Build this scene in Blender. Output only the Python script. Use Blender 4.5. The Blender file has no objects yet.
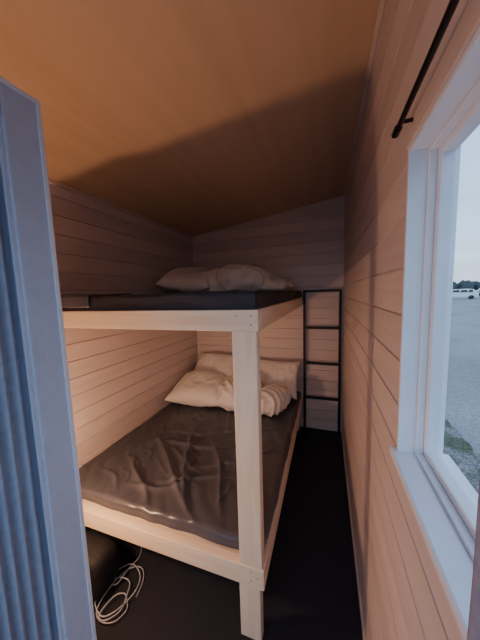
import bpy, bmesh, math, random
from mathutils import Vector, Matrix, noise
random.seed(7)
D=bpy.data; C=bpy.context
col=C.scene.collection

# ------------------------------------------------ parameters (metres)
XL,XR,YF,YB=-1.61,0.18,-0.27,2.90
def ceil_z(x): return 2.57-0.134*(XR-x)
EYE=1.60

# ------------------------------------------------ material helpers
def newmat(name):
    m=D.materials.new(name); m.use_nodes=True
    nt=m.node_tree; b=nt.nodes['Principled BSDF']
    return m,nt,b
def N(nt,t,**k):
    n=nt.nodes.new(t)
    for a,v in k.items(): setattr(n,a,v)
    return n
def ramp(nt,stops):
    r=N(nt,'ShaderNodeValToRGB'); e=r.color_ramp.elements
    while len(e)<len(stops): e.new(0.5)
    for i,(p,c) in enumerate(stops):
        e[i].position=p; e[i].color=(*c,1)
    return r
def plain(name,c,rough=0.5,metal=0,nscale=0,var=0.08,bump=0.0):
    m,nt,b=newmat(name)
    b.inputs['Roughness'].default_value=rough; b.inputs['Metallic'].default_value=metal
    tc=N(nt,'ShaderNodeTexCoord'); no=N(nt,'ShaderNodeTexNoise')
    no.inputs['Scale'].default_value=nscale or 8; no.inputs['Detail'].default_value=5
    nt.links.new(tc.outputs['Object'],no.inputs['Vector'])
    r=ramp(nt,[(0.3,tuple(x*(1-var) for x in c)),(0.7,tuple(min(1,x*(1+var)) for x in c))])
    nt.links.new(no.outputs['Fac'],r.inputs['Fac']); nt.links.new(r.outputs['Color'],b.inputs['Base Color'])
    if bump:
        bp=N(nt,'ShaderNodeBump'); bp.inputs['Strength'].default_value=bump; bp.inputs['Distance'].default_value=0.01
        nt.links.new(no.outputs['Fac'],bp.inputs['Height']); nt.links.new(bp.outputs['Normal'],b.inputs['Normal'])
    return m
def wood(name,light,dark,axis,board=None,rough=0.5,knots=True,grain=1.0,kn=0.4):
    """axis = grain direction 0/1/2"""
    m,nt,b=newmat(name); b.inputs['Roughness'].default_value=rough
    tc=N(nt,'ShaderNodeTexCoord'); mp=N(nt,'ShaderNodeMapping')
    sc=[22,22,22]; sc[axis]=1.3; mp.inputs['Scale'].default_value=sc
    nt.links.new(tc.outputs['Object'],mp.inputs['Vector'])
    n1=N(nt,'ShaderNodeTexNoise'); n1.inputs['Scale'].default_value=1.6*grain; n1.inputs['Detail'].default_value=6; n1.inputs['Distortion'].default_value=0.6
    nt.links.new(mp.outputs['Vector'],n1.inputs['Vector'])
    r=ramp(nt,[(0.32,dark),(0.62,light)])
    nt.links.new(n1.outputs['Fac'],r.inputs['Fac'])
    out=r.outputs['Color']
    if board:
        sp=N(nt,'ShaderNodeSeparateXYZ'); nt.links.new(tc.outputs['Object'],sp.inputs[0])
        dv=N(nt,'ShaderNodeMath',operation='DIVIDE'); dv.inputs[1].default_value=board
        nt.links.new(sp.outputs['Z'],dv.inputs[0])
        fl=N(nt,'ShaderNodeMath',operation='FLOOR'); nt.links.new(dv.outputs[0],fl.inputs[0])
        wn=N(nt,'ShaderNodeTexWhiteNoise',noise_dimensions='1D'); nt.links.new(fl.outputs[0],wn.inputs['W'])
        mr=N(nt,'ShaderNodeMapRange'); mr.inputs[3].default_value=0.90; mr.inputs[4].default_value=1.05
        nt.links.new(wn.outputs['Value'],mr.inputs[0])
        mx=N(nt,'ShaderNodeMix',data_type='RGBA',blend_type='MULTIPLY'); mx.inputs[0].default_value=1
        nt.links.new(out,mx.inputs[6]); nt.links.new(mr.outputs[0],mx.inputs[7]); out=mx.outputs[2]
    if knots:
        mp2=N(nt,'ShaderNodeMapping'); s2=[7,7,7]; s2[axis]=3.2; mp2.inputs['Scale'].default_value=s2
        nt.links.new(tc.outputs['Object'],mp2.inputs['Vector'])
        vo=N(nt,'ShaderNodeTexVoronoi'); vo.inputs['Scale'].default_value=1.0; vo.inputs['Randomness'].default_value=1
        nt.links.new(mp2.outputs['Vector'],vo.inputs['Vector'])
        kr=ramp(nt,[(0.05,(1,1,1)),(0.13,(0,0,0))]); nt.links.new(vo.outputs['Distance'],kr.inputs['Fac'])
        ml=N(nt,'ShaderNodeMath',operation='MULTIPLY'); ml.inputs[1].default_value=kn
        nt.links.new(kr.outputs['Color'],ml.inputs[0])
        mk=N(nt,'ShaderNodeMix',data_type='RGBA'); nt.links.new(ml.outputs[0],mk.inputs[0])
        nt.links.new(out,mk.inputs[6]); mk.inputs[7].default_value=(dark[0]*0.6,dark[1]*0.45,dark[2]*0.36,1); out=mk.outputs[2]
    nt.links.new(out,b.inputs['Base Color'])
    bp=N(nt,'ShaderNodeBump'); bp.inputs['Strength'].default_value=0.12; bp.inputs['Distance'].default_value=0.004
    nt.links.new(n1.outputs['Fac'],bp.inputs['Height']); nt.links.new(bp.outputs['Normal'],b.inputs['Normal'])
    return m

BH=0.118
WL=(0.70,0.59,0.57); WD=(0.65,0.53,0.50)
M_wallY=wood('whitewashed_boards_y',WL,WD,1,BH,0.40,kn=.22)
M_wallX=wood('whitewashed_boards_x',WL,WD,0,BH,0.40,kn=.22)
PL=(0.85,0.73,0.58); PD=(0.79,0.63,0.46)
M_pX=wood('pine_x',PL,PD,0,kn=.7); M_pY=wood('pine_y',PL,PD,1,kn=.7); M_pZ=wood('pine_z',PL,PD,2,kn=.7)
M_ply=wood('ceiling_plywood',(0.71,0.49,0.32),(0.65,0.44,0.28),1,None,0.6,False,0.25)
M_trim=wood('trim_wood',(0.72,0.59,0.52),(0.65,0.51,0.44),1,None,0.5,False)
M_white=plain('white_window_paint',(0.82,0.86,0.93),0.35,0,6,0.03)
M_door=plain('door_grey_paint',(0.53,0.61,0.77),0.45,0,30,0.04,0.08)
M_curt=plain('pleated_fabric',(0.32,0.38,0.51),0.8,0,60,0.1,0.15)
M_drape=plain('dusky_curtain',(0.42,0.30,0.32),0.85,0,90,0.1,0.15)
M_carpet=plain('dark_carpet',(0.016,0.017,0.028),0.95,0,160,0.5,0.6)
M_sheet=plain('charcoal_sheet',(0.070,0.071,0.090),0.30,0,300,0.12,0.05)
M_sheet2=plain('navy_mattress_cover',(0.020,0.021,0.034),0.7,0,200,0.15,0.05)
M_linen=plain('white_linen',(0.83,0.79,0.75),0.85,0,220,0.03,0.08)
M_black=plain('black_steel',(0.012,0.011,0.011),0.45,0.4,40,0.2)
M_rod=plain('bronze_rod',(0.025,0.018,0.014),0.35,0.8,40,0.2)
M_cable=plain('grey_white_plastic',(0.42,0.45,0.54),0.4,0,5,0.02)
M_bag=plain('black_nylon',(0.012,0.012,0.015),0.7,0,90,0.3,0.3)
M_ext=plain('exterior_paint',(0.35,0.2,0.15),0.7,0,10,0.1)
M_steel=plain('lamp_steel',(0.3,0.3,0.3),0.3,0.9,10,0.1)

# ------------------------------------------------ mesh helpers
def link(o,parent=None):
    col.objects.link(o)
    if parent: o.parent=parent
    return o
def empty(name,loc=(0,0,0)):
    o=D.objects.new(name,None); o.location=loc; o.empty_display_size=0.1; col.objects.link(o); return o
def mesh_obj(name,V,F,mats,parent=None,smooth=False,bevel=0,midx=None):
    me=D.meshes.new(name); me.from_pydata([tuple(v) for v in V],[],F); 
    for m in (mats if isinstance(mats,(list,tuple)) else [mats]): me.materials.append(m)
    if midx:
        for p,i in zip(me.polygons,midx): p.material_index=i
    bm=bmesh.new(); bm.from_mesh(me); bmesh.ops.recalc_face_normals(bm,faces=bm.faces); bm.to_mesh(me); bm.free()
    if smooth:
        for p in me.polygons: p.use_smooth=True
    o=D.objects.new(name,me); link(o,parent)
    if bevel:
        b=o.modifiers.new('bevel','BEVEL'); b.width=bevel; b.segments=2; b.limit_method='ANGLE'
    return o
class MB:
    def __init__(s): s.V=[];s.F=[];s.M=[]
    def box(s,x0,x1,y0,y1,z0,z1,m=0):
        n=len(s.V)
        s.V+=[(x0,y0,z0),(x1,y0,z0),(x1,y1,z0),(x0,y1,z0),(x0,y0,z1),(x1,y0,z1),(x1,y1,z1),(x0,y1,z1)]
        f=[(0,3,2,1),(4,5,6,7),(0,1,5,4),(1,2,6,5),(2,3,7,6),(3,0,4,7)]
        s.F+=[tuple(i+n for i in q) for q in f]; s.M+=[m]*6
    def hexa(s,pts,m=0):
        n=len(s.V); s.V+=pts
        f=[(0,3,2,1),(4,5,6,7),(0,1,5,4),(1,2,6,5),(2,3,7,6),(3,0,4,7)]
        s.F+=[tuple(i+n for i in q) for q in f]; s.M+=[m]*6
    def prof(s,z0,z1,f,m=0):
        """board profile with V grooves, f(z,off)->two end points"""
        k=math.floor(z0/BH)
        pts=[]
        g=0.0038
        pts.append((z0,0))
        while k*BH<=z1+BH:
            c=k*BH
            for dz,o in ((-g,0),(-g*0.4,0.007),(g*0.4,0.007),(g,0)):
                z=c+dz
                if z0<z<z1: pts.append((z,o))
            k+=1
        pts.append((z1,0))
        n=len(s.V)
        for z,o in pts:
            a,b=f(z,o); s.V+=[a,b]
        for i in range(len(pts)-1):
            s.F.append((n+2*i,n+2*i+1,n+2*i+3,n+2*i+2)); s.M.append(m)
    def cyl(s,a,b,r,seg=12,m=0,r2=None):
        a=Vector(a);b=Vector(b); d=(b-a).normalized(); u=d.orthogonal().normalized(); w=d.cross(u)
        n=len(s.V); r2=r if r2 is None else r2
        for p,rr in ((a,r),(b,r2)):
            for i in range(seg):
                t=2*math.pi*i/seg; s.V.append(tuple(p+(u*math.cos(t)+w*math.sin(t))*rr))
        for i in range(seg):
            j=(i+1)%seg; s.F.append((n+i,n+j,n+seg+j,n+seg+i)); s.M.append(m)
        s.F.append(tuple(n+i for i in range(seg)));s.M.append(m)
        s.F.append(tuple(n+seg+i for i in range(seg)));s.M.append(m)
    def obj(s,name,mats,parent=None,bevel=0,smooth=False):
        return mesh_obj(name,s.V,s.F,mats,parent,smooth,bevel,s.M)

# ------------------------------------------------ ROOM SHELL
T=0.10; XO=XR+0.085
b=MB(); b.box(XL-T,XO,YF-T,YB+T,-0.10,0.0); b.obj('floor',M_carpet)
b=MB(); zt=ceil_z(XL)+0.02
b.prof(0,zt,lambda z,o:((XL-o,YF,z),(XL-o,YB,z)))
b.box(XL-T,XL-0.012,YF-T,YB+T,-0.0,zt,1); b.obj('wall_left',[M_wallY,M_ext])
b=MB()
b.prof(0,2.58,lambda z,o:((XL,YB+o,z),(XR,YB+o,z)))
b.box(XL-T,XO,YB+0.012,YB+T,0,2.58,1); b.obj('wall_back',[M_wallX,M_ext])
WY0,WY1,WZ0,WZ1=0.02,0.70,1.175,1.915
b=MB(); zt=2.58
def seg(y0,y1,z0,z1):
    b.prof(z0,z1,lambda z,o:((XR+o,y0,z),(XR+o,y1,z)))
    b.box(XR+0.012,XO,y0,y1,z0,z1,1)
seg(WY1,YB,0,zt); seg(YF,WY0,0,zt); seg(WY0,WY1,0,WZ0); seg(WY0,WY1,WZ1,zt)
b.obj('wall_right',[M_wallY,M_ext])
DX0,DX1,DZ=-0.70,0.16,2.20
b=MB()
b.box(XL,DX0-0.045,YF-T,YF,0,2.45); b.box(DX1,XR,YF-T,YF,0,2.56); b.box(DX0-0.045,DX1,YF-T,YF,DZ,2.45)
b.obj('wall_front',[M_wallX])
b=MB(); th=0.32
x0,x1=XL-T-0.05,XO+0.05
y0,y1=YF-T-0.05,YB+T+0.05
b.hexa([(x0,y0,ceil_z(x0)),(x1,y0,ceil_z(x1)),(x1,y1,ceil_z(x1)),(x0,y1,ceil_z(x0)),
        (x0,y0,ceil_z(x0)+th),(x1,y0,ceil_z(x1)+th),(x1,y1,ceil_z(x1)+th),(x0,y1,ceil_z(x0)+th)])
b.obj('ceiling',M_ply)
b=MB(); zz=ceil_z(XL); b.box(XL,XL+0.016,YF,YB,zz-0.022,zz+0.001); b.obj('trim_1',M_trim,bevel=0.003)
b=MB(); zz=ceil_z(XR); b.box(XR-0.016,XR,YF,YB,zz-0.035,zz-0.001); b.obj('trim_2',M_trim,bevel=0.003)
b=MB(); b.box(XR-0.010,XR,YF,YB,0,0.035); b.obj('baseboard_right',M_trim,bevel=0.003)

# ------------------------------------------------ WINDOW
W=empty('window_1',(XR,(WY0+WY1)/2,WZ0)); 
def P(o,par):
    o.parent=par; o.matrix_parent_inverse=Matrix.Translation(-par.location); return o
b=MB(); xa,xb=XR-0.006,XO+0.004; t=0.012
b.box(xa,xb,WY0,WY0+t,WZ0,WZ1); b.box(xa,xb,WY1-t,WY1,WZ0,WZ1); b.box(xa,xb,WY0+t,WY1-t,WZ1-t,WZ1)
P(b.obj('jamb_lining',M_white,bevel=0.002),W)
b=MB(); b.box(XR-0.020,xb+0.02,WY0-0.02,WY1+0.010,WZ0-0.004,WZ0+0.016); P(b.obj('sill',M_white,bevel=0.004),W)
b=MB(); a0,a1,c0,c1=WY0+t,WY1-t,WZ0+0.016,WZ1-t
for (xx0,xx1,s) in ((XR+0.030,XR+0.046,0.008),(XR+0.046,XR+0.072,0.024)):
    b.box(xx0,xx1,a0,a0+s,c0,c1); b.box(xx0,xx1,a1-s,a1,c0,c1); b.box(xx0,xx1,a0+s,a1-s,c0,c0+s); b.box(xx0,xx1,a0+s,a1-s,c1-s,c1)
P(b.obj('sash',M_white,bevel=0.002),W)
mg,nt,bs=newmat('window_glass'); nt.nodes.remove(bs)
tr=N(nt,'ShaderNodeBsdfTransparent'); tr.inputs[0].default_value=(0.97,0.98,0.99,1)
gl=N(nt,'ShaderNodeBsdfGlossy'); gl.inputs['Roughness'].default_value=0.02
mx=N(nt,'ShaderNodeMixShader'); mx.inputs[0].default_value=0.04
nt.links.new(tr.outputs[0],mx.inputs[1]); nt.links.new(gl.outputs[0],mx.inputs[2]); nt.links.new(mx.outputs[0],nt.nodes['Material Output'].inputs[0])
b=MB(); xg=XR+0.06
b.V=[(xg,a0+.02,c0+.02),(xg,a1-.02,c0+.02),(xg,a1-.02,c1-.02),(xg,a0+.02,c1-.02)]; b.F=[(0,1,2,3)]; b.M=[0]
P(b.obj('pane',mg),W)
b=MB(); b.box(XR-0.010,XR,WY0-0.06,WY1+0.002,WZ1,WZ1+0.045); P(b.obj('head_casing',M_trim,bevel=0.002),W)

# ------------------------------------------------ CURTAIN ROD + drawn-back curtain
R=empty('curtain_rod',(XR-0.03,0.5,1.95))
b=MB(); xr,zr=XR-0.032,1.951
b.cyl((xr,-0.05,zr),(xr,0.675,zr),0.0055,14)
b.cyl((xr,0.675,zr),(xr,0.700,zr),0.008,14); b.cyl((xr,0.700,zr),(xr,0.706,zr),0.0055,14)
P(b.obj('rod',M_rod,smooth=False),R)
b=MB()
for yy in (0.655,-0.03):
    b.cyl((xr,yy,zr),(XR,yy,zr),0.004,10); b.cyl((XR-0.004,yy,zr),(XR+0.001,yy,zr),0.011,14)
P(b.obj('brackets',M_rod),R)
V=[];F=[];nu,nv=90,30
for j in range(nv+1):
    z=zr-.004-(zr-.70)*j/nv
    for i in range(nu+1):
        u=i/nu
        V.append((xr-.002+.010*math.sin(u*38+.5*math.sin(j*.15)),0.02+u*.272+.003*math.sin(j*.3),z))
for j in range(nv):
    for i in range(nu):
        a=j*(nu+1)+i; F.append((a,a+1,a+nu+2,a+nu+1))
o=mesh_obj('window_curtain',V,F,M_drape,smooth=True)

# ------------------------------------------------ DOOR
Dr=empty('door_1',(-0.70,YF,0))
b=MB(); x0,x1=-0.742,-0.70; ya,yb=YF+0.01,0.50; z0,z1=0.02,2.105
b.box(x0,x1,yb-0.088,yb,z0,z1); b.box(x0,x1,ya,ya+0.09,z0,z1)
b.box(x0,x1,ya+.09,yb-.088,z1-0.085,z1); b.box(x0,x1,ya+.09,yb-.088,z0,z0+0.12)
P(b.obj('leaf_frame',M_door,bevel=0.004),Dr)
b=MB(); b.box(x1,x1+.004,yb-.013,yb-.001,z0,z1); b.box(x1,x1+.004,ya,yb-.014,z1-.013,z1-.001); P(b.obj('edge_highlight',M_white,bevel=.0015),Dr)  # added white lip: paints in the bright highlight along the leaf's edge
b=MB()
b.box(x1-0.012,x1-0.005,yb-0.098,yb-0.087,z0+.11,z1-.085); b.box(x1-0.012,x1-0.005,ya+.089,yb-.098,z1-0.097,z1-.084)
P(b.obj('beading',M_door,bevel=0.002),Dr)
b=MB(); b.box(x0+0.004,x0+0.010,ya+.085,yb-.085,z0+.1,z1-.08); P(b.obj('panel',M_door),Dr)
V=[];F=[]; ny=150; y0,y1=ya+.09,yb-.100
nzs=10
for j in range(nzs+1):
    z=z0+.12+(z1-.10-z0-.12)*j/nzs
    for i in range(ny+1):
        y=y0+(y1-y0)*i/ny
        ph=(y-y0)/0.026*2*math.pi
        V.append((x0+0.021+0.009*math.sin(ph+0.5*math.sin(y*40+j*.25)),y,z))
for j in range(nzs):
    for i in range(ny):
        a=j*(ny+1)+i; F.append((a,a+1,a+ny+2,a+ny+1))
P(mesh_obj('pleated_curtain',V,F,M_curt,smooth=True),Dr)
b=MB(); b.box(DX0-0.045,DX0-0.043,YF-T,YF+.005,0,DZ); b.box(DX1-0.03,DX1,YF-T-.01,YF+.01,0,DZ); b.box(DX0-0.043,DX1-.03,YF-T-.01,YF+.01,DZ-0.022,DZ)
b.obj('trim_3',M_white,bevel=0.001)

# ------------------------------------------------ BUNK BED
BX,BY=-0.25,0.94       # outer corner
B=empty('bunk_bed',(BX,BY,0))
def rails(zt,h,tag):
    b=MB(); b.box(XL+.002,BX,BY,BY+0.045,zt-h,zt); P(b.obj('front_rail_'+tag,M_pX,bevel=0.003),B)
    b=MB(); b.box(BX-0.035,BX,BY+0.046,YB-0.004,zt-h,zt); P(b.obj('side_rail_'+tag,M_pY,bevel=0.003),B)
    b=MB(); b.box(XL+.002,BX-.036,YB-.05,YB-.004,zt-h,zt); b.box(XL+.002,XL+.04,BY+.046,YB-.051,zt-h,zt)
    P(b.obj('wall_cleats_'+tag,M_pX,bevel=0.003),B)
rails(1.535,0.088,'upper'); rails(0.385,0.098,'lower')
for zt,tag in ((1.53,'upper'),(0.38,'lower')):
    b=MB(); b.box(XL+.041,BX-.036,BY+.046,YB-.051,zt-.018,zt); P(b.obj('platform_'+tag,M_pX),B)
b=MB(); b.box(BX-0.114,BX-.008,BY+0.004,BY+0.052,0.385,1.447); P(b.obj('post',M_pZ,bevel=0.004),B)
b=MB(); b.box(BX-0.120,BX-.020,BY+0.008,BY+0.056,0.001,0.287); P(b.obj('leg_front',M_pZ,bevel=0.004),B)
b=MB(); b.box(BX-0.085,BX-.036,YB-.1,YB-.052,0.001,0.361); P(b.obj('leg_back',M_pZ,bevel=0.004),B)
b=MB()
for (sx_,sz_) in ((BX-.03,1.51),(BX-.03,1.475),(BX-.09,1.51),(BX-.06,.36),(BX-.06,.32),(BX-.03,.34)):
    b.cyl((sx_,BY-.0005,sz_),(sx_,BY+.002,sz_),.0035,10)
P(b.obj('screws',M_steel),B)

# ------------------------------------------------ MATTRESSES
def ridge(x,y,segs):
    h=0
    for (ax,ay,bx,by,w,a) in segs:
        dx,dy=bx-ax,by-ay; L2=dx*dx+dy*dy
        t=((x-ax)*dx+(y-ay)*dy)/L2; tc=max(0,min(1,t))
        off=0.022*math.sin(t*5+ax*9)
        px,py=ax+dx*tc-dy*off/math.sqrt(L2),ay+dy*tc+dx*off/math.sqrt(L2)
        d=math.hypot(x-px,y-py)
        if d>w*5: continue
        fade=math.sin(math.pi*max(0.03,min(.97,tc)))**.6
        h+=a*math.exp(-((d/w)**1.35))*fade
    return h
def mattress(name,x0,x1,y0,y1,zb,zt,mat,hf,r=0.03,step=0.0125):
    V=[];F=[]
    H=zt-zb
    def path(L):
        pts=[]
        nd=5
        for i in range(nd): pts.append((0,H-(H-r)*i/nd))
        for i in range(6):
            a=math.pi/2*i/6; pts.append((r-r*math.cos(a),r-r*math.sin(a)))
        n=int((L-2*r)/step)
        mid=[(r+(L-2*r)*i/n,0) for i in range(n+1)]
        rev=[(L-p,d) for p,d in reversed(pts)]
        return pts+mid+rev
    px=path(x1-x0); py=path(y1-y0)
    for (v,dv) in py:
        for (u,du) in px:
            dr=max(du,dv)
            x,y=x0+u,y0+v
            w=hf(x,y)*max(0,1-dr/H*0.8)
            jx=jy=0
            if dr>0.004:
                q=noise.noise(Vector((x*9,y*9,zt*3)))*0.009*min(1,dr/0.03)
                if dv>0.004: jy=q
                if du>0.004: jx=q
            V.append((x+jx,y+jy,zt-dr+w))
    nx=len(px)
    for j in range(len(py)-1):
        for i in range(nx-1):
            a=j*nx+i; F.append((a,a+1,a+nx+1,a+nx))
    return mesh_obj(name,V,F,mat,smooth=True)
S=[]
rs=random.Random(3)
base=[(-0.62,1.02,-1.35,1.62,.017,.028),(-0.70,1.05,-1.10,1.75,.015,.026),(-0.95,1.02,-1.30,1.35,.017,.025),
      (-0.50,1.10,-0.85,1.70,.014,.024),(-0.42,1.15,-0.55,1.85,.018,.016),(-1.25,1.55,-0.70,1.62,.014,.024),
      (-1.30,1.68,-0.85,1.78,.012,.018),(-1.00,1.20,-0.55,1.35,.015,.020),(-0.9,1.35,-0.5,1.50,.012,.016),
      (-1.15,1.10,-0.75,1.22,.015,.018),(-1.45,1.2,-1.2,1.7,.020,.016),(-0.8,1.8,-0.4,2.0,.022,.012),(-1.3,1.95,-0.8,1.9,.022,.012),
      (-0.33,1.05,-0.40,1.5,.013,.015),(-0.6,1.5,-0.36,1.75,.014,.014)]
S+=base
for i in range(26):
    ax=rs.uniform(-1.5,-.4); ay=rs.uniform(1.05,1.9); an=rs.uniform(1.6,2.9); L=rs.uniform(.15,.45)
    S.append((ax,ay,ax+L*math.cos(an),ay+L*math.sin(an),rs.uniform(.007,.012),rs.uniform(.006,.012)))
def hf_low(x,y):
    n=noise.noise(Vector((x*4,y*4,1)))*0.008+abs(noise.noise(Vector((x*9+y*4,y*6,4))))*0.010
    return ridge(x,y,S)+n-0.004
m1=mattress('mattress',XL+.010,BX-.016,BY+.055,YB-.012,0.388,0.450,M_sheet,hf_low,r=0.028,step=.009)
def hf_up(x,y):
    return noise.noise(Vector((x*3,y*3,9)))*0.005
m2=mattress('mattress',XL+.010,BX-.012,BY+.010,YB-.012,1.537,1.610,M_sheet2,hf_up,r=0.018,step=.03)
V=[];F=[]
for j in range(14):
    for i in range(20):
        u=i/19; v=j/13
        x=XL+.03+u*.46; 
        if v<.5: y=BY-.002-0.004*math.sin(u*9); z=1.552+ (v/.5)*.064
        else: y=BY-.002+(v-.5)/.5*.30; z=1.621+0.004*math.sin(u*7+v*6)
        V.append((x,y,z+0.003*noise.noise(Vector((x*12,v*4,0)))))
for j in range(13):
    for i in range(19):
        a=j*20+i; F.append((a,a+1,a+21,a+20))
o=mesh_obj('folded_sheet',V,F,M_sheet,smooth=True); sm=o.modifiers.new('s','SOLIDIFY'); sm.thickness=.006

# ------------------------------------------------ PILLOWS / DUVETS
def pillow(name,w,h,t,loc,rot,seed,mat=M_linen):
    n,m=60,46; V=[];F=[]
    def pt(i,j,sgn):
        u=-1+2*i/n; v=-1+2*j/m
        e=(max(0,1-abs(u)**3.2)**.55)*(max(0,1-abs(v)**3.2)**.55)
        x=u*w/2*(1-0.07*(1-abs(v)**2)*abs(u)**3) ; y=v*h/2*(1-0.07*(1-abs(u)**2)*abs(v)**3)
        q=Vector((x*6+seed*3,y*6,sgn*2+seed))
        z=sgn*t/2*e*(1+.30*noise.noise(q*.8))
        edge=max(abs(u),abs(v))**4
        z+=sgn*(1-abs(noise.noise(q*1.8))*2.6)*0.010*e*(.6+edge)
        z+=0.02*math.sin(u*2+seed)*(v*.5)
        return (x,y,z)
    idx={}
    for sgn in (1,-1):
        for j in range(m+1):
            for i in range(n+1):
                edge=i in(0,n) or j in (0,m)
                if sgn==-1 and edge: idx[(i,j,-1)]=idx[(i,j,1)]; continue
                idx[(i,j,sgn)]=len(V); V.append(pt(i,j,sgn))
    for sgn in (1,-1):
        for j in range(m):
            for i in range(n):
                F.append((idx[(i,j,sgn)],idx[(i+1,j,sgn)],idx[(i+1,j+1,sgn)],idx[(i,j+1,sgn)]))
    o=mesh_obj(name,V,F,mat,smooth=True); o.location=loc; o.rotation_euler=[math.radians(a) for a in rot]; return o
def lump(name,sx,sy,sz,loc,rotz,seed,dirv=(1,.3),folds=9,amp=.011,var=.22,cr=.07,taper=0):
    n,m=160,90; V=[];F=[]
    for j in range(m+1):
        ph=-math.pi/2+math.pi*j/m
        for i in range(n):
            th=2*math.pi*i/n
            c=lambda a,e: math.copysign(abs(a)**e,a)
            x=sx/2*c(math.cos(ph),.7)*c(math.cos(th),.7); y=sy/2*c(math.cos(ph),.7)*c(math.sin(th),.7); z=sz/2*c(math.sin(ph),.8)
            p=Vector((x,y,z)); q=Vector((x*dirv[0]*6+seed,y*6*dirv[1]+seed,z*7))
            wv=math.sin((x*dirv[1]+y*dirv[0]+.10*noise.noise(q*.7))*folds*6.0+seed)
            wv=1-abs(wv)*1.6
            k=1+var*noise.noise(q*.5)+cr*(1-abs(noise.noise(q*1.5))*2)
            p=p*k; nrm=Vector((x/sx**2,y/sy**2,z/sz**2)).normalized() if p.length>1e-6 else Vector((0,0,1))
            p+=nrm*wv*amp
            zz=p.z+sz/2*.9
            zz*=1-taper*(x/sx+.5)
            p.z=max(zz,0.004)
            V.append(tuple(p))
    for j in range(m):
        for i in range(n):
            a=j*n+i;b2=j*n+(i+1)%n; F.append((a,b2,b2+n,a+n))
    o=mesh_obj(name,V,F,M_linen,smooth=True); o.location=loc; o.rotation_euler=(0,0,math.radians(rotz)); return o
zl=0.462
pillow('pillow',.62,.52,.21,(-1.28,2.35,zl+.13),(14,0,6),1)
pillow('pillow',.62,.44,.18,(-1.24,2.68,zl+.235),(42,0,-3),2)
pillow('pillow',.52,.42,.18,(-.53,2.69,zl+.19),(52,0,-4),5)
lump('duvet',.42,.44,.27,(-.82,2.34,zl),-8,1.7,(.4,1),6)
lump('duvet',.26,.42,.22,(-.49,2.30,zl),-18,4.2,(1,.2),7)
zu=1.612
pillow('pillow',.52,.46,.17,(-1.31,2.26,zu+.15),(20,6,12),8)
lump('duvet',.56,.42,.25,(-1.08,2.42,zu),-6,7.3,(.5,.8),4,.015,.5,.10)
lump('duvet',.46,.40,.27,(-.74,2.34,zu),-10,9.1,(1,.2),5,.015,.4,.09,.1)
lump('duvet',.34,.32,.17,(-.50,2.36,zu),-22,5.3,(.7,.6),5,.013,.4,.09,.35)

# ------------------------------------------------ LADDER
L=empty('bunk_ladder',(-.04,2.84,0))
b=MB(); ly=2.845
for xx in (-.225,.145):
    b.box(xx-.014,xx+.014,ly-.012,ly+.012,0.0,1.615)
P(b.obj('rails',M_black,bevel=.002),L)
b=MB()
for zz in (1.602,1.20,0.80,0.40):
    b.box(-.211,.131,ly-.012,ly+.012,zz-.013,zz+.013)
P(b.obj('rungs',M_black,bevel=.002),L)

# ------------------------------------------------ FLOOR LAMP (behind the door leaf, lights the room)
FL=empty('floor_lamp',(-1.2,.63,0))
b=MB(); b.cyl((-1.2,.63,0),(-1.2,.63,.02),.10,32); b.cyl((-1.2,.63,.02),(-1.2,.63,.70),.009,14); b.cyl((-1.2,.63,.66),(-1.2,.63,.70),.022,18)
P(b.obj('stand',M_steel),FL)
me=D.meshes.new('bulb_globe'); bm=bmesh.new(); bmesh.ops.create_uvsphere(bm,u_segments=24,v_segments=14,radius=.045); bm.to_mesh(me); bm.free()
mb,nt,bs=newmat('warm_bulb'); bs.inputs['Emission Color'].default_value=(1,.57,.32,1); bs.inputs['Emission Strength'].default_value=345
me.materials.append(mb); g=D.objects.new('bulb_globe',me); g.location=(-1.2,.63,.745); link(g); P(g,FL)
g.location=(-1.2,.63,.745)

# ------------------------------------------------ BAG + CABLE under the bed
V=[];F=[];n,m=36,24
for j in range(m+1):
    ph=-math.pi/2+math.pi*j/m
    for i in range(n):
        th=2*math.pi*i/n; c=lambda a,e: math.copysign(abs(a)**e,a)
        x=.15*c(math.cos(ph),.5)*c(math.cos(th),.5);y=.10*c(math.cos(ph),.5)*c(math.sin(th),.5);z=.12*c(math.sin(ph),.6)
        k=1+.10*noise.noise(Vector((x*9,y*9,z*9)))
        V.append((x*k,y*k,max(z*k+.118,0.001)))
for j in range(m):
    for i in range(n):
        a=j*n+i;b2=j*n+(i+1)%n; F.append((a,b2,b2+n,a+n))
Bg=empty('backpack',(-1.24,.90,0))
o=mesh_obj('bag_body',V,F,M_bag,smooth=True); o.location=(-1.24,.90,0); o.parent=Bg; o.matrix_parent_inverse=Matrix.Translation(-Bg.location)
def curve(name,pts,r,mat,cyc=False):
    cu=D.curves.new(name,'CURVE'); cu.dimensions='3D'; cu.bevel_depth=r; cu.bevel_resolution=3
    sp=cu.splines.new('NURBS'); sp.points.add(len(pts)-1)
    for p,q in zip(sp.points,pts): p.co=(*q,1)
    sp.use_endpoint_u=True; sp.order_u=4; sp.use_cyclic_u=cyc
    cu.materials.append(mat); o=D.objects.new(name,cu); link(o); return o
P(curve('strap',[(-1.16,.81,.02),(-1.13,.77,.10),(-1.13,.77,.17),(-1.17,.82,.22)],.010,M_bag),Bg)
pts=[]
rc=random.Random(5)
for k in range(36):
    t=k/10*2*math.pi; e=rc.uniform(-.012,.012)
    R1=.070+.028*math.sin(t*.37+1)
    pts.append((-1.045+R1*math.cos(t)+.024*math.sin(t*.21)+e,.87+R1*1.35*math.sin(t)+.04*math.cos(t*.33)+e,.005+.010*abs(math.sin(t*.5))+.0006*k))
pts+=[(-1.06,.90,.03),(-1.10,1.02,.02),(-1.05,1.10,.006),(-1.15,1.18,.006)]
curve('power_cable',pts,.0030,M_cable)

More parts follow.
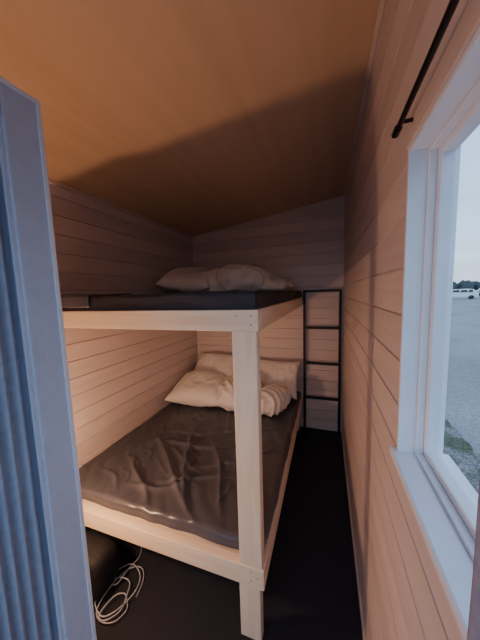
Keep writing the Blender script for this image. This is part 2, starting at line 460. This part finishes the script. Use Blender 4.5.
# ------------------------------------------------ OUTDOORS
GZ=-0.42
b=MB(); b.box(XL-T+.02,XO-.02,YF-T+.02,YB+T-.02,GZ,-0.101); b.obj('foundation',M_ext)
ma,nt,bs=newmat('asphalt'); bs.inputs['Roughness'].default_value=.9
tc=N(nt,'ShaderNodeTexCoord'); n1=N(nt,'ShaderNodeTexNoise'); n1.inputs['Scale'].default_value=25; n1.inputs['Detail'].default_value=6
n2=N(nt,'ShaderNodeTexNoise'); n2.inputs['Scale'].default_value=.22; n2.inputs['Detail'].default_value=5
nt.links.new(tc.outputs['Object'],n1.inputs['Vector']); nt.links.new(tc.outputs['Object'],n2.inputs['Vector'])
ra=ramp(nt,[(.35,(.23,.225,.24)),(.65,(.36,.35,.36))]); nt.links.new(n1.outputs['Fac'],ra.inputs['Fac'])
rb=ramp(nt,[(.42,(.80,.78,.78)),(.58,(1,1,1))]); nt.links.new(n2.outputs['Fac'],rb.inputs['Fac'])
mx=N(nt,'ShaderNodeMix',data_type='RGBA',blend_type='MULTIPLY'); mx.inputs[0].default_value=1
nt.links.new(ra.outputs['Color'],mx.inputs[6]);nt.links.new(rb.outputs['Color'],mx.inputs[7]);nt.links.new(mx.outputs[2],bs.inputs['Base Color'])
V=[(-300,-300,GZ),(400,-300,GZ),(400,400,GZ),(-300,400,GZ)]
mesh_obj('ground',V,[(0,1,2,3)],ma)
mg2,nt,bs=newmat('gravel_grass'); bs.inputs['Roughness'].default_value=.95
tc=N(nt,'ShaderNodeTexCoord'); no=N(nt,'ShaderNodeTexNoise'); no.inputs['Scale'].default_value=3; no.inputs['Detail'].default_value=8
vo=N(nt,'ShaderNodeTexVoronoi'); vo.inputs['Scale'].default_value=30
nt.links.new(tc.outputs['Object'],no.inputs['Vector']);nt.links.new(tc.outputs['Object'],vo.inputs['Vector'])
r1=ramp(nt,[(.42,(.12,.14,.08)),(.56,(.27,.26,.26))]); nt.links.new(no.outputs['Fac'],r1.inputs['Fac'])
mx=N(nt,'ShaderNodeMix',data_type='RGBA',blend_type='MULTIPLY'); mx.inputs[0].default_value=.8
r2=ramp(nt,[(.1,(1.3,1.3,1.3)),(.7,(.35,.35,.35))]); nt.links.new(vo.outputs['Distance'],r2.inputs['Fac'])
nt.links.new(r1.outputs['Color'],mx.inputs[6]);nt.links.new(r2.outputs['Color'],mx.inputs[7]);nt.links.new(mx.outputs[2],bs.inputs['Base Color'])
V=[];F=[]
ys=[ -3+ i*.1 for i in range(400)]
for y in ys:
    e=1.75+.10*noise.noise(Vector((y*1.3,0,0)))+.08*noise.noise(Vector((y*6,3,0)))
    V+=[(XO+.01,y,GZ+.012),(e,y,GZ+.006)]
for i in range(len(ys)-1): F.append((2*i,2*i+1,2*i+3,2*i+2))
mesh_obj('gravel_verge',V,F,mg2)
V=[];F=[]
rg=random.Random(2)
for i in range(11000):
    x=rg.uniform(.4,1.75); y=rg.uniform(.3,7)
    if noise.noise(Vector((x*3.5,y*3.5,3)))<0: continue
    a=rg.uniform(0,6.28); h=rg.uniform(.02,.06); w=.003; l=rg.uniform(-.03,.03); n=len(V)
    V+=[(x-w*math.cos(a),y-w*math.sin(a),GZ+.013),(x+w*math.cos(a),y+w*math.sin(a),GZ+.013),(x+l,y-l,GZ+h)]; F.append((n,n+1,n+2))
mesh_obj('grass_tufts',V,F,plain('grass',(.15,.18,.09),.8,0,3,.4))
V=[];F=[]; n=0
M_tree=plain('distant_trees',(.06,.075,.08),.9,0,.3,.3)
for i in range(420):
    an=math.radians(-20+ i*.33); R0=185+rg.uniform(-8,8)
    cx,cy=R0*math.sin(an),R0*math.cos(an); hh=rg.uniform(3.5,6.0)+3*noise.noise(Vector((i*.06,0,0))); ww=rg.uniform(1.6,3)
    n=len(V); k=7
    for lv,(zz,rr) in enumerate(((0,.3),(.25,1),(.6,.85),(.85,.5))):
        for q in range(k):
            t=2*math.pi*q/k; r_=ww*rr*rg.uniform(.75,1.15); V.append((cx+r_*math.cos(t),cy+r_*math.sin(t),GZ+zz*hh))
    V.append((cx,cy,GZ+hh))
    for lv in range(3):
        for q in range(k):
            a=n+lv*k+q; c2=n+lv*k+(q+1)%k; F.append((a,c2,c2+k,a+k))
    for q in range(k): F.append((n+3*k+q,n+3*k+(q+1)%k,n+4*k))
mesh_obj('tree_line',V,F,M_tree)
M_cw=plain('car_white',(.75,.77,.8),.3,0,1,.02); M_cg=plain('car_glass',(.03,.035,.04),.1,0,1,.1); M_ty=plain('tyre',(.02,.02,.02),.8,0,5,.1)
def car(x,y,rz,mat):
    E=empty('parked_car',(x,y,GZ)); 
    prof=[(-2.2,.35),(-2.25,.8),(-2.0,1.02),(-1.45,1.08),(-.9,1.62),(.9,1.68),(1.6,1.6),(2.1,1.1),(2.22,.9),(2.2,.35)]
    V=[(p[0],sy*(.86 if p[1]<1.2 else .72),p[1]) for sy in (-1,1) for p in prof]; k=len(prof)
    F=[tuple(range(k)),tuple(range(2*k-1,k-1,-1))]+[(i,(i+1)%k,k+(i+1)%k,k+i) for i in range(k)]
    o=mesh_obj('body',V,F,mat,parent=E,bevel=.05)
    b=MB()
    for sy in (-.80,.80):
        for wx in (-1.4,1.35):
            b.cyl((wx,sy-.1,.33),(wx,sy+.1,.33),.33,20)
    b.obj('wheels',M_ty,parent=E)
    b=MB()
    for sy in (-1,1):
        y0=sy*.80;y1=sy*.76
        for (xa_,xb_) in ((-1.0,-.1),(0,.85),(.95,1.5)):
            b.hexa([(xa_-.1,y0-.05,1.12),(xb_,y0-.05,1.12),(xb_,y0+.05,1.12),(xa_-.1,y0+.05,1.12),(xa_+.15,y1-.05,1.5),(xb_-.03,y1-.05,1.52),(xb_-.03,y1+.05,1.52),(xa_+.15,y1+.05,1.5)])
    b.obj('side_windows',M_cg,parent=E)
    E.rotation_euler=(0,0,rz); return E
car(20.9,51,math.radians(-18),M_cw)
car(31.5,66,math.radians(-10),plain('car_silver',(.4,.42,.46),.3,0,1,.02))
car(44,76,math.radians(-30),plain('car_dark',(.08,.09,.12),.3,0,1,.02))

# ------------------------------------------------ WORLD (overcast dusk sky)
w=D.worlds.new('overcast_sky'); C.scene.world=w; w.use_nodes=True; nt=w.node_tree
bg=nt.nodes['Background']
tc=N(nt,'ShaderNodeTexCoord'); sp=N(nt,'ShaderNodeSeparateXYZ'); nt.links.new(tc.outputs['Generated'],sp.inputs[0])
r=ramp(nt,[(0.0,(.54,.68,.84)),(.06,(.58,.75,.94)),(.25,(.40,.64,.92)),(1,(.34,.52,.86))]); nt.links.new(sp.outputs['Z'],r.inputs['Fac'])
mp=N(nt,'ShaderNodeMapping'); mp.inputs['Scale'].default_value=(2.5,2.5,11); nt.links.new(tc.outputs['Generated'],mp.inputs['Vector'])
no=N(nt,'ShaderNodeTexNoise'); no.inputs['Scale'].default_value=1.6; no.inputs['Detail'].default_value=6; nt.links.new(mp.outputs['Vector'],no.inputs['Vector'])
cr=ramp(nt,[(.40,(0,0,0)),(.62,(1,1,1))]); nt.links.new(no.outputs['Fac'],cr.inputs['Fac'])
ml=N(nt,'ShaderNodeMath',operation='MULTIPLY'); ml.inputs[1].default_value=.7; nt.links.new(cr.outputs['Color'],ml.inputs[0])
mx=N(nt,'ShaderNodeMix',data_type='RGBA'); nt.links.new(ml.outputs[0],mx.inputs[0]); nt.links.new(r.outputs['Color'],mx.inputs[6]); mx.inputs[7].default_value=(.46,.56,.70,1)
nt.links.new(mx.outputs[2],bg.inputs['Color']); bg.inputs['Strength'].default_value=2.15

# ------------------------------------------------ CAMERA
cam=D.cameras.new('camera'); co=D.objects.new('camera',cam); col.objects.link(co)
cam.sensor_fit='HORIZONTAL'; cam.sensor_width=36; cam.lens=36*250/480; cam.clip_start=.02; cam.clip_end=1000
f=Vector((-.3246,.9395,-.1055)).normalized()
rt=Vector((.9458,.3232,-.030)); rt=(rt-f*rt.dot(f)).normalized(); up=rt.cross(f)
Mx=Matrix((rt,up,-f)).transposed().to_4x4(); Mx.translation=Vector((0,0,EYE)); co.matrix_world=Mx
C.scene.camera=co
